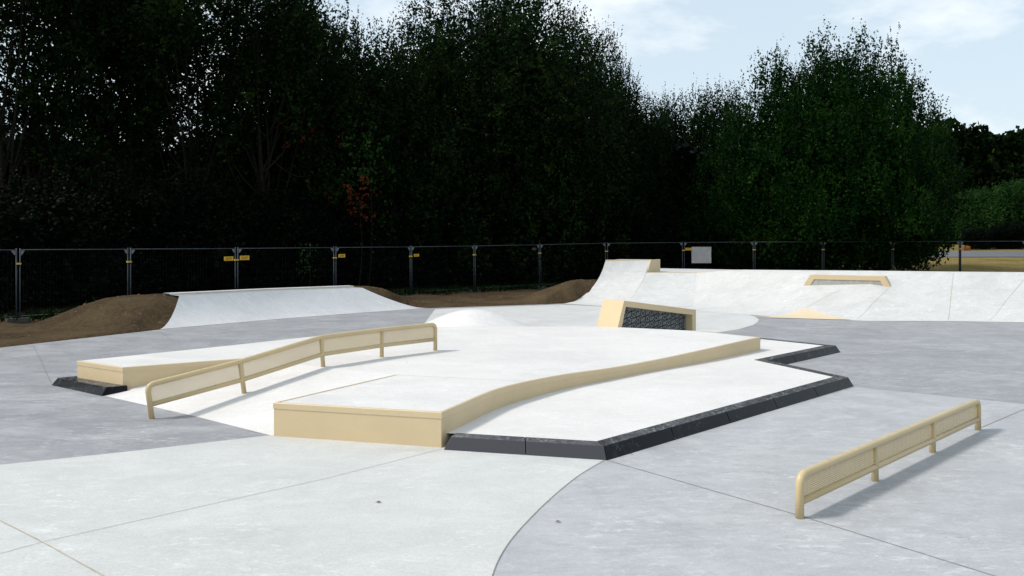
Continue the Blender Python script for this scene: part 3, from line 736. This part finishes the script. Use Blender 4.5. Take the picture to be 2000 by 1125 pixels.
# ------------------------------------------------------------------ trees
def leaf_mesh(name, C, A, S, mat, aspect=.58):
    """C centres, A unit axes, S lengths -> folded rhombic leaves"""
    n = len(C); B = R_.normal(size=(n, 3)); B -= A * (A * B).sum(1)[:, None]; B /= np.linalg.norm(B, axis=1)[:, None] + 1e-9
    L = A * (S * .5)[:, None]; W = B * (S * .5 * aspect)[:, None]
    V = np.stack([C - L, C + W - L * .15, C + L, C - W - L * .15], 1).reshape(-1, 3).astype(np.float32)
    me = bpy.data.meshes.new(name); me.vertices.add(4 * n); me.vertices.foreach_set('co', V.ravel())
    me.loops.add(4 * n); me.loops.foreach_set('vertex_index', np.arange(4 * n, dtype=np.int32))
    me.polygons.add(n); me.polygons.foreach_set('loop_start', np.arange(0, 4 * n, 4, dtype=np.int32)); me.polygons.foreach_set('loop_total', np.full(n, 4, dtype=np.int32))
    me.materials.append(mat); me.update(calc_edges=True); me.validate(); return me
def unit(v): return v / (np.linalg.norm(v, axis=1)[:, None] + 1e-9)
def sprays(P, Dr, Ln, per, size, jit=.12):
    """leafy twigs: from each point P along Dr for length Ln"""
    n = len(P); t = R_.rand(n, per); C = P[:, None, :] + Dr[:, None, :] * (t * Ln[:, None])[:, :, None] + R_.normal(size=(n, per, 3)) * (jit * (1.1 - t))[:, :, None]
    A = unit((Dr[:, None, :] * .7 + R_.normal(size=(n, per, 3)) * .75).reshape(-1, 3))
    S = (size * (1.15 - .55 * t) * (.7 + .6 * R_.rand(n, per))).reshape(-1)
    return C.reshape(-1, 3), A, S
def crown(lobes, n_spray, per, size, upness=.8, length=(.6, 1.3), spikes=0, spike_len=(1.2, 2.2), fill=0, fill_size=.4, shell=.5):
    lobes = [(np.array(c, float), np.array(r, float)) for c, r in lobes]; w = np.array([r[0] * r[1] + r[0] * r[2] for c, r in lobes]); w /= w.sum()
    def pts(n, lo):
        k = R_.choice(len(lobes), n, p=w); d = unit(R_.normal(size=(n, 3))); q = lo + (1 - lo) * R_.rand(n) ** .6
        c = np.array([lobes[i][0] for i in k]); r = np.array([lobes[i][1] for i in k]); return c + d * r * q[:, None], d
    P, d = pts(n_spray, shell); Dr = unit(d * .7 + np.array([0, 0, upness]) + R_.normal(size=P.shape) * .35)
    out = [sprays(P, Dr, length[0] + (length[1] - length[0]) * R_.rand(n_spray), per, size)]
    if spikes:
        P, d = pts(spikes * 3, .9); ok = d[:, 2] > .15; P, d = P[ok][:spikes], d[ok][:spikes]
        Dr = unit(d * .35 + np.array([0, 0, 1.0]) + R_.normal(size=P.shape) * .12)
        out.append(sprays(P, Dr, spike_len[0] + (spike_len[1] - spike_len[0]) * R_.rand(len(P)), per + 6, size * .9, .07))
    if fill:
        P, d = pts(fill, .0); c0_ = P[:, 2].mean(); P = (P - np.array([0, 0, c0_])) * .84 + np.array([0, 0, c0_]); out.append((P, unit(R_.normal(size=P.shape)), fill_size * (.6 + .8 * R_.rand(fill))))
    C, A, S = (np.concatenate([o[i] for o in out]) for i in range(3))
    k = C[:, 2] > .12
    return C[k], A[k], S[k]
def trunk_mesh(root, h, r, lobes, stems=1, lean=.3):
    mb = MB(); rs = random.Random(int(h * 100) + stems)
    for s in range(stems):
        a = rs.uniform(0, 6.28); base = Vector((math.cos(a) * .25 * (stems > 1) * s * .5, math.sin(a) * .25 * (stems > 1) * s * .5, -.1))
        top = Vector((math.cos(a) * lean * h * .3, math.sin(a) * lean * h * .3, h * .85)); mid = base.lerp(top, .5) + Vector((rs.uniform(-.3, .3), rs.uniform(-.3, .3), 0))
        path = catmull([base, base.lerp(mid, .5) + Vector((rs.uniform(-.1, .1), rs.uniform(-.1, .1), 0)), mid, top], 5)
        mb.tube(path, r * (1 if s == 0 else .7), 8, r1=r * .12)
        for c, rad in lobes:
            if rs.random() < (.9 if stems == 1 else .5):
                k = rs.randint(3, len(path) - 4); p = path[k]; c = Vector(c)
                mb.tube(catmull([p, p.lerp(c, .5) + Vector((0, 0, -.2)), c + Vector((0, 0, rad[2] * .4))], 4), r * .38, 6, r1=r * .06)
    return mb
def lobes_round(h, rad, n, z0, seed, flat=1.0):
    rs = random.Random(seed); out = [((0, 0, (h + z0) / 2), (rad * .72, rad * .72, (h - z0) / 2 * .9))]
    for i in range(n):
        a = rs.uniform(0, 6.28); t = rs.random(); zz = z0 + (h - z0) * (.12 + .70 * t); prof = math.sqrt(max(.08, 1 - (2 * (zz - z0) / (h - z0) - .75) ** 2 / 1.7))
        q = rad * prof * rs.uniform(.35, .75); lr = rad * rs.uniform(.22, .36)
        out.append(((math.cos(a) * q, math.sin(a) * q, zz), (lr, lr, lr * rs.uniform(1.0, 1.5))))
    return out
def lobes_dome(h, rad, n, seed, low=.3, tall=1.4, thin=1.0):
    rs = random.Random(seed); out = [((0, 0, h * .36), (rad * .74, rad * .74, h * .40)), ((0, 0, h * .66), (rad * .42, rad * .42, h * .26))]
    for i in range(n):
        a = i * 2.39996 + rs.uniform(-.3, .3); t = (i + .5) / n; zz = h * (.07 + .80 * t)
        prof = math.sqrt(max(.03, 1 - max(0, (t - low) / (1.04 - low)) ** 2.0)); lr = rad * rs.uniform(.17, .30) * thin
        q = (rad * prof - lr * .9) * rs.uniform(.88, 1.06)
        out.append(((math.cos(a) * q, math.sin(a) * q, zz), (lr, lr, lr * tall * rs.uniform(.8, 1.25))))
    return out
def make_tree(name, lobes, h, r, mat, cr, stems=1, trunk_name='trunk'):
    root = empty(name, (0, 0, 0))
    C, A, S = cr
    me = leaf_mesh('crown', C, A, S, mat); o = bpy.data.objects.new('crown', me); COL.objects.link(o); o.parent = root
    trunk_mesh(root, h, r, lobes, stems).build(trunk_name, M['bark'], root)
    return root
P_ = {}
lo = [((0, 0.4, 4.6), (5.6, 5.0, 4.2)), ((1.2, .5, 8.2), (3.4, 3.2, 3.4)), ((-.2, -.4, 1.5), (6.0, 6.0, 1.7)), ((-2.6, -3.0, 1.7), (3.2, 3.0, 1.8)), ((2.6, -3.2, 1.7), (3.4, 3.0, 1.8)), ((4.6, -1.0, 1.6), (2.4, 2.6, 1.7)), ((-4.6, -1.0, 1.8), (2.2, 2.6, 1.8))]; rs = random.Random(5)
for x, h, y in [(-3.0, 12.5, -.6), (-1.6, 12.2, .8), (.15, 13.5, -.5), (1.1, 12.7, 1.2), (2.5, 13.8, 0), (3.9, 13.2, -.8), (4.9, 11.9, .9), (5.7, 11.0, -.5), (6.9, 9.4, .3), (-4.3, 9.8, .5), (-5.3, 8.2, -.6), (-6.4, 6.9, .4), (7.5, 6.6, -.4),
                (-2.2, 10.2, -3.2), (.6, 11.2, -3.4), (3.0, 11.0, -3.3), (5.0, 8.8, -3.0), (-4.4, 7.2, -3.2), (-1.0, 8.4, -5.0), (1.9, 8.6, -5.2), (4.0, 6.8, -4.9), (-3.2, 5.8, -5.2), (0.4, 6.0, -6.4), (5.6, 6.0, -2.6), (-6.0, 4.8, -2.2),
                (-1.5, 11, 3.2), (1.7, 12, 3.4), (4.2, 10.5, 3.1), (-4.2, 8, 3.4), (0, 8, 5.5), (3, 7.6, 5.6), (6.2, 7, 3.0), (-6.2, 5.2, 2.6), (5.9, 4.2, -1.6), (2.4, 4.4, -6.6), (-2.0, 4.2, -6.6), (-7.0, 3.6, .2)]:
    rz = h * rs.uniform(.24, .32); rr = rs.uniform(1.0, 1.45); lo.append(((x * .97, y, h - rz - .5), (rr, rr, rz)))
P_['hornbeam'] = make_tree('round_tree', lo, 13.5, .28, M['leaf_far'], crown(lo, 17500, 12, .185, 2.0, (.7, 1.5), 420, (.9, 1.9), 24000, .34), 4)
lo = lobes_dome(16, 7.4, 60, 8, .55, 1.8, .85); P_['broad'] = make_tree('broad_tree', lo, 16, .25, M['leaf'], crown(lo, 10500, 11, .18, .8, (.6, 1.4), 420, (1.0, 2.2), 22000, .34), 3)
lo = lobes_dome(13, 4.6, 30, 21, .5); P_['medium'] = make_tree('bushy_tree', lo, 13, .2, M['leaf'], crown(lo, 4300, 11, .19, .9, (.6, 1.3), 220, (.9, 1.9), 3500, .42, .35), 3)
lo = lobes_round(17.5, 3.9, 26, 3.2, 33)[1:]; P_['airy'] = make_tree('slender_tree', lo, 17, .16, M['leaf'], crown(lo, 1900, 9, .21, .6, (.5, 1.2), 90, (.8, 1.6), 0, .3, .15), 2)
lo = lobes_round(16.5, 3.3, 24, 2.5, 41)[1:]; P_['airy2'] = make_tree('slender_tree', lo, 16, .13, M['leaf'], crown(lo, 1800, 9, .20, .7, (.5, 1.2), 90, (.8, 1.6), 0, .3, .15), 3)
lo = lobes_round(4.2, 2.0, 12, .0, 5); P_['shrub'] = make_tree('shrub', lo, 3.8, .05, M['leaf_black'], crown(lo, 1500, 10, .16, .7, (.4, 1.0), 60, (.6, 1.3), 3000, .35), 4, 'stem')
lo = lobes_round(6.5, 3.3, 14, .2, 15); P_['bright'] = make_tree('light_tree', lo, 6, .12, M['leaf_sun'], crown(lo, 2600, 9, .26, .5, (.5, 1.0), 40, (.6, 1.1), 3500, .5), 2)
used = set()
def plant(kind, px, Y, h, hx, wide, label, cat, group, rot=None):
    src = P_[kind]
    if kind in used: o = copy_tree(src)
    else: o = src; used.add(kind)
    x = (px - CX) * Y / FPX; o.location = (x, Y, terr(x, Y) - .05); s = h / hx; o.scale = (s * wide, s * wide, s)
    o.rotation_euler = (0, 0, rot if rot is not None else random.uniform(0, 6.28))
    return tag(o, label, cat, group)
g1 = 'dark trees behind the site fence'
plant('hornbeam', 1596, 48.5, 14.6, 14.6, .95, 'large round dark green tree with spiky shoots, standing alone at right', 'tree', g1, 0.0)
plant('broad', 965, 46.5, 17.0, 17.2, 1.0, 'broadest dark tree in the middle, its rounded right side against the sky', 'tree', g1, 1.0)
plant('broad', 1092, 51, 15.4, 17.2, .82, 'dark tree forming the right shoulder of the broad middle tree', 'tree', g1, 2.5)
plant('medium', 852, 42.5, 13.4, 14.0, .95, 'bushy dark tree in front of the broad middle tree, on its left', 'tree', g1, .6)
plant('medium', 700, 42, 14.0, 14.0, .85, 'bushy dark tree left of the notch of sky, above the fence', 'tree', g1, 2.0)
plant('medium', 590, 44, 15.6, 14.0, .85, 'thick dark tree with a ragged top, right of the see-through trees', 'tree', g1, 4.4)
plant('medium', 1212, 52, 12.4, 14.0, .85, 'lower dark tree stepping down to the right of the broad tree', 'tree', g1, 3.1)
plant('medium', 1292, 60, 12.6, 14.0, .9, 'small dark tree filling the dip between the broad and the round tree', 'tree', g1, 5.2)
plant('medium', 1405, 58, 12.8, 14.0, .8, 'reddish topped tree peeking out at the left of the round tree', 'tree', g1, 1.5)
for i, (px, Y, h, k, lab) in enumerate([(20, 33, 17.5, 'airy', 'slender dark tree at the left edge of the photo'), (95, 36, 18, 'airy2', 'slender dark tree just right of the left edge tree'), (190, 38, 17, 'airy', 'slender see-through tree second of the gap filled row'),
                                  (285, 40, 17.5, 'airy2', 'slender see-through tree left of the brightest sky gap'), (375, 37, 15.5, 'airy', 'slender see-through tree under the brightest sky gap'), (455, 41, 16.5, 'airy2', 'slender tree right of the brightest sky gap'),
                                  (530, 39, 16.6, 'airy', 'slender tree next to the thick ragged topped tree'), (240, 43, 18.5, 'airy', 'taller slender tree standing behind the gap filled row, left of centre')]):
    plant(k, px, Y, h, 17.6, 1.0 + .06 * (i % 3), lab, 'tree', 'slender see-through trees at the left', i * 1.37)
for i, (px, Y, h) in enumerate([(-420, 36, 17), (-620, 40, 18), (-520, 46, 16)]):
    plant('broad', px, Y, h, 17.2, .9, 'unseen broad tree added beyond the left edge to shade the left trees', 'tree', 'unseen trees added for shade at the left', i * 2.1)  # out of view, added to keep the sun off the left trees
shr = [(-40, 27, 4.2), (60, 29.5, 5.0), (150, 31, 4.6), (235, 33, 5.2), (320, 34, 4.4), (400, 35, 5.4), (480, 36.5, 4.6), (560, 38, 5.0), (640, 39, 4.6), (715, 40, 5.2), (790, 41, 4.8), (860, 42, 5.2), (930, 43, 4.8), (1000, 44, 5.0), (1070, 45, 4.8), (1140, 46, 5.0), (1215, 47, 4.8), (1275, 49, 4.6)]
for i, (px, Y, h) in enumerate(shr):
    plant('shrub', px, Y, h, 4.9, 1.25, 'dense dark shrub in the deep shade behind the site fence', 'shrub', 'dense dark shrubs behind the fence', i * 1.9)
for px, Y, h, lab in [(1915, 86, 6.2, 'mid green tree beyond the road, next to the round tree'), (1985, 84, 7.2, 'mid green tree beyond the road at the right edge of the photo'), (2060, 88, 7.0, 'mid green tree beyond the road, cut off by the right edge')]:
    plant('bright', px, Y, h, 7.0, 1.0, lab, 'tree', 'lighter trees beyond the road')
for i, (px, Y, h) in enumerate([(1905, 79.5, 2.3), (1950, 80.5, 2.6), (1992, 80, 2.9), (2040, 80, 2.8)]):
    plant('shrub', px, Y, h, 4.9, 1.6, 'low dark bush at the far side of the road', 'shrub', 'low bushes beyond the road', i * 1.3)
# far wood on the right and the deep wood behind the first trees: masses
def mass(name, n, xr, yr, zf, size, mat, label):
    X = R_.uniform(xr[0], xr[1], n); Y = R_.uniform(yr[0], yr[1], n); top = np.array([zf(a, b) for a, b in zip(X, Y)]); Z = top * R_.rand(n) ** .6
    Cc = np.stack([X, Y, Z], 1); me = leaf_mesh(name, Cc, unit(R_.normal(size=Cc.shape)), size * (.6 + .8 * R_.rand(n)), mat, .8)
    o = bpy.data.objects.new(name, me); COL.objects.link(o); tag(o, label, 'woodland', kind='stuff')
def bumpy(base, amp, sc): return lambda x, y: base + amp * (mn.noise(Vector((x * sc, y * sc, 2.2))) + .6 * mn.noise(Vector((x * sc * 2.7, y * sc * 2.7, 7))))
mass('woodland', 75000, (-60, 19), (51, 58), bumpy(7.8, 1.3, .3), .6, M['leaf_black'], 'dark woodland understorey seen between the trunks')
mass('distant_woodland', 120000, (50, 105), (112, 124), bumpy(16.5, 2.6, .16), .75, M['leaf'], 'distant dark wood on the right beyond the road')
# red creeper and a fresh green sapling
def sprig(name, px, py, Y, n, spread, mat, label, cat, per=10, size=.16):
    c = D(px, py, Y); P = np.array(c)[None, :] + R_.normal(size=(n, 3)) * np.array(spread); Dr = unit(R_.normal(size=(n, 3)) * .5 + np.array([0, 0, -.2]))
    C, A, S = sprays(P, Dr, .3 + .5 * R_.rand(n), per, size); root = empty(name, (c.x, c.y, terr(c.x, c.y)), label, cat)
    me = leaf_mesh('leaves', C - np.array(root.location), A, S, mat); o = bpy.data.objects.new('leaves', me); COL.objects.link(o); o.parent = root
    mb = MB(); mb.tube(catmull([Vector((c.x, c.y, terr(c.x, c.y))), c + Vector((.15, 0, -c.z * .5)), c + Vector((0, 0, spread[2]))], 5), .025, 6, r1=.006); mb.build('stem', M['bark'], root)
sprig('creeper', 700, 395, 36.5, 26, (.42, .3, .45), M['leaf_red'], 'red leaved creeper hanging low in the dark trees', 'creeper', 7, .15)
sprig('creeper', 600, 262, 38.5, 18, (.75, .3, .5), M['leaf_red'], 'sparse red leaved creeper high in the dark trees', 'creeper', 6, .15)
sprig('sapling', 598, 505, 33.0, 12, (.12, .12, .55), M['leaf_sun'], 'fresh green sapling just behind the fence above the pale bank', 'sapling', 6, .13)
sprig('sapling', 720, 310, 37.5, 60, (.55, .4, 1.2), M['leaf_sun'], 'pale green leafy sapling lit in front of the bushy tree', 'sapling', 8, .17)
# weeds along the fence foot
n = 5000; t = R_.rand(n) * 7; k = (t.astype(int)) + 1; fr = t - t.astype(int); nd = np.array(nodes)
Pw = nd[k] * (1 - fr)[:, None] + nd[k + 1] * fr[:, None]; Pw[:, :2] += R_.normal(size=(n, 2)) * .45 + np.array([-.2, .35]); Pw[:, 2] = [terr(a, b) + .08 for a, b in Pw[:, :2]]
me = leaf_mesh('weeds', Pw + np.array([0, 0, .05]), unit(R_.normal(size=(n, 3)) * .4 + np.array([0, 0, 1])), .12 + .3 * R_.rand(n) ** 2, M['leaf'], .22)
o = bpy.data.objects.new('weeds', me); COL.objects.link(o); tag(o, 'low weeds growing along the foot of the site fence', 'weeds', kind='stuff')

# ------------------------------------------------------------------ light, sky, camera
SUN_EL = math.radians(47); sd = Vector((-.985, -.17))
sd.normalize()
sun = bpy.data.lights.new('sun', 'SUN'); sun.energy = 2.6; sun.angle = math.radians(9); sun.color = (1.0, .945, .875)
so = bpy.data.objects.new('sun', sun); COL.objects.link(so)
dirv = Vector((-sd.x * math.cos(SUN_EL), -sd.y * math.cos(SUN_EL), -math.sin(SUN_EL))); so.rotation_euler = dirv.to_track_quat('-Z', 'Y').to_euler()
w = bpy.data.worlds.new('World'); SC.world = w; w.use_nodes = True; nt = w.node_tree; nt.nodes.clear()
out = N(nt, 'ShaderNodeOutputWorld'); bg = N(nt, 'ShaderNodeBackground'); sky = N(nt, 'ShaderNodeTexSky', sky_type='NISHITA')
sky.sun_disc = False; sky.sun_elevation = SUN_EL; sky.sun_rotation = math.atan2(sd.x, sd.y); sky.air_density = 1.0; sky.dust_density = 2.0; sky.ozone_density = 1.0
tc = N(nt, 'ShaderNodeTexCoord'); mp = N(nt, 'ShaderNodeMapping'); mp.inputs['Scale'].default_value = (1.0, 1.0, 2.4); mp.inputs['Location'].default_value = (.35, .1, .12)
nt.links.new(tc.outputs['Generated'], mp.inputs[0])
cl = noise(nt, mp.outputs[0], 4.2, 9, .58, .25)
mask = ramp(nt, cl, [(.51, 0), (.72, .8)])
hz = mix(nt, .58, sky.outputs[0], (7.2, 8.3, 8.9))
cc = mix(nt, mask, hz, (8.9, 9.1, 9.1))
nt.links.new(cc, bg.inputs[0]); bg.inputs[1].default_value = .115; nt.links.new(bg.outputs[0], out.inputs[0])

cam = bpy.data.cameras.new('camera'); co = bpy.data.objects.new('camera', cam); COL.objects.link(co); SC.camera = co
co.location = (0, 0, H); co.rotation_euler = (math.radians(90), 0, 0)
cam.sensor_width = 36; cam.lens = FPX / 2000 * 36; cam.shift_y = -(562.5 - HY) / 2000; cam.clip_end = 3000; cam.clip_start = .05
SC.view_settings.view_transform = 'Standard'; SC.view_settings.look = 'None'; SC.view_settings.exposure = .2; SC.view_settings.gamma = 1
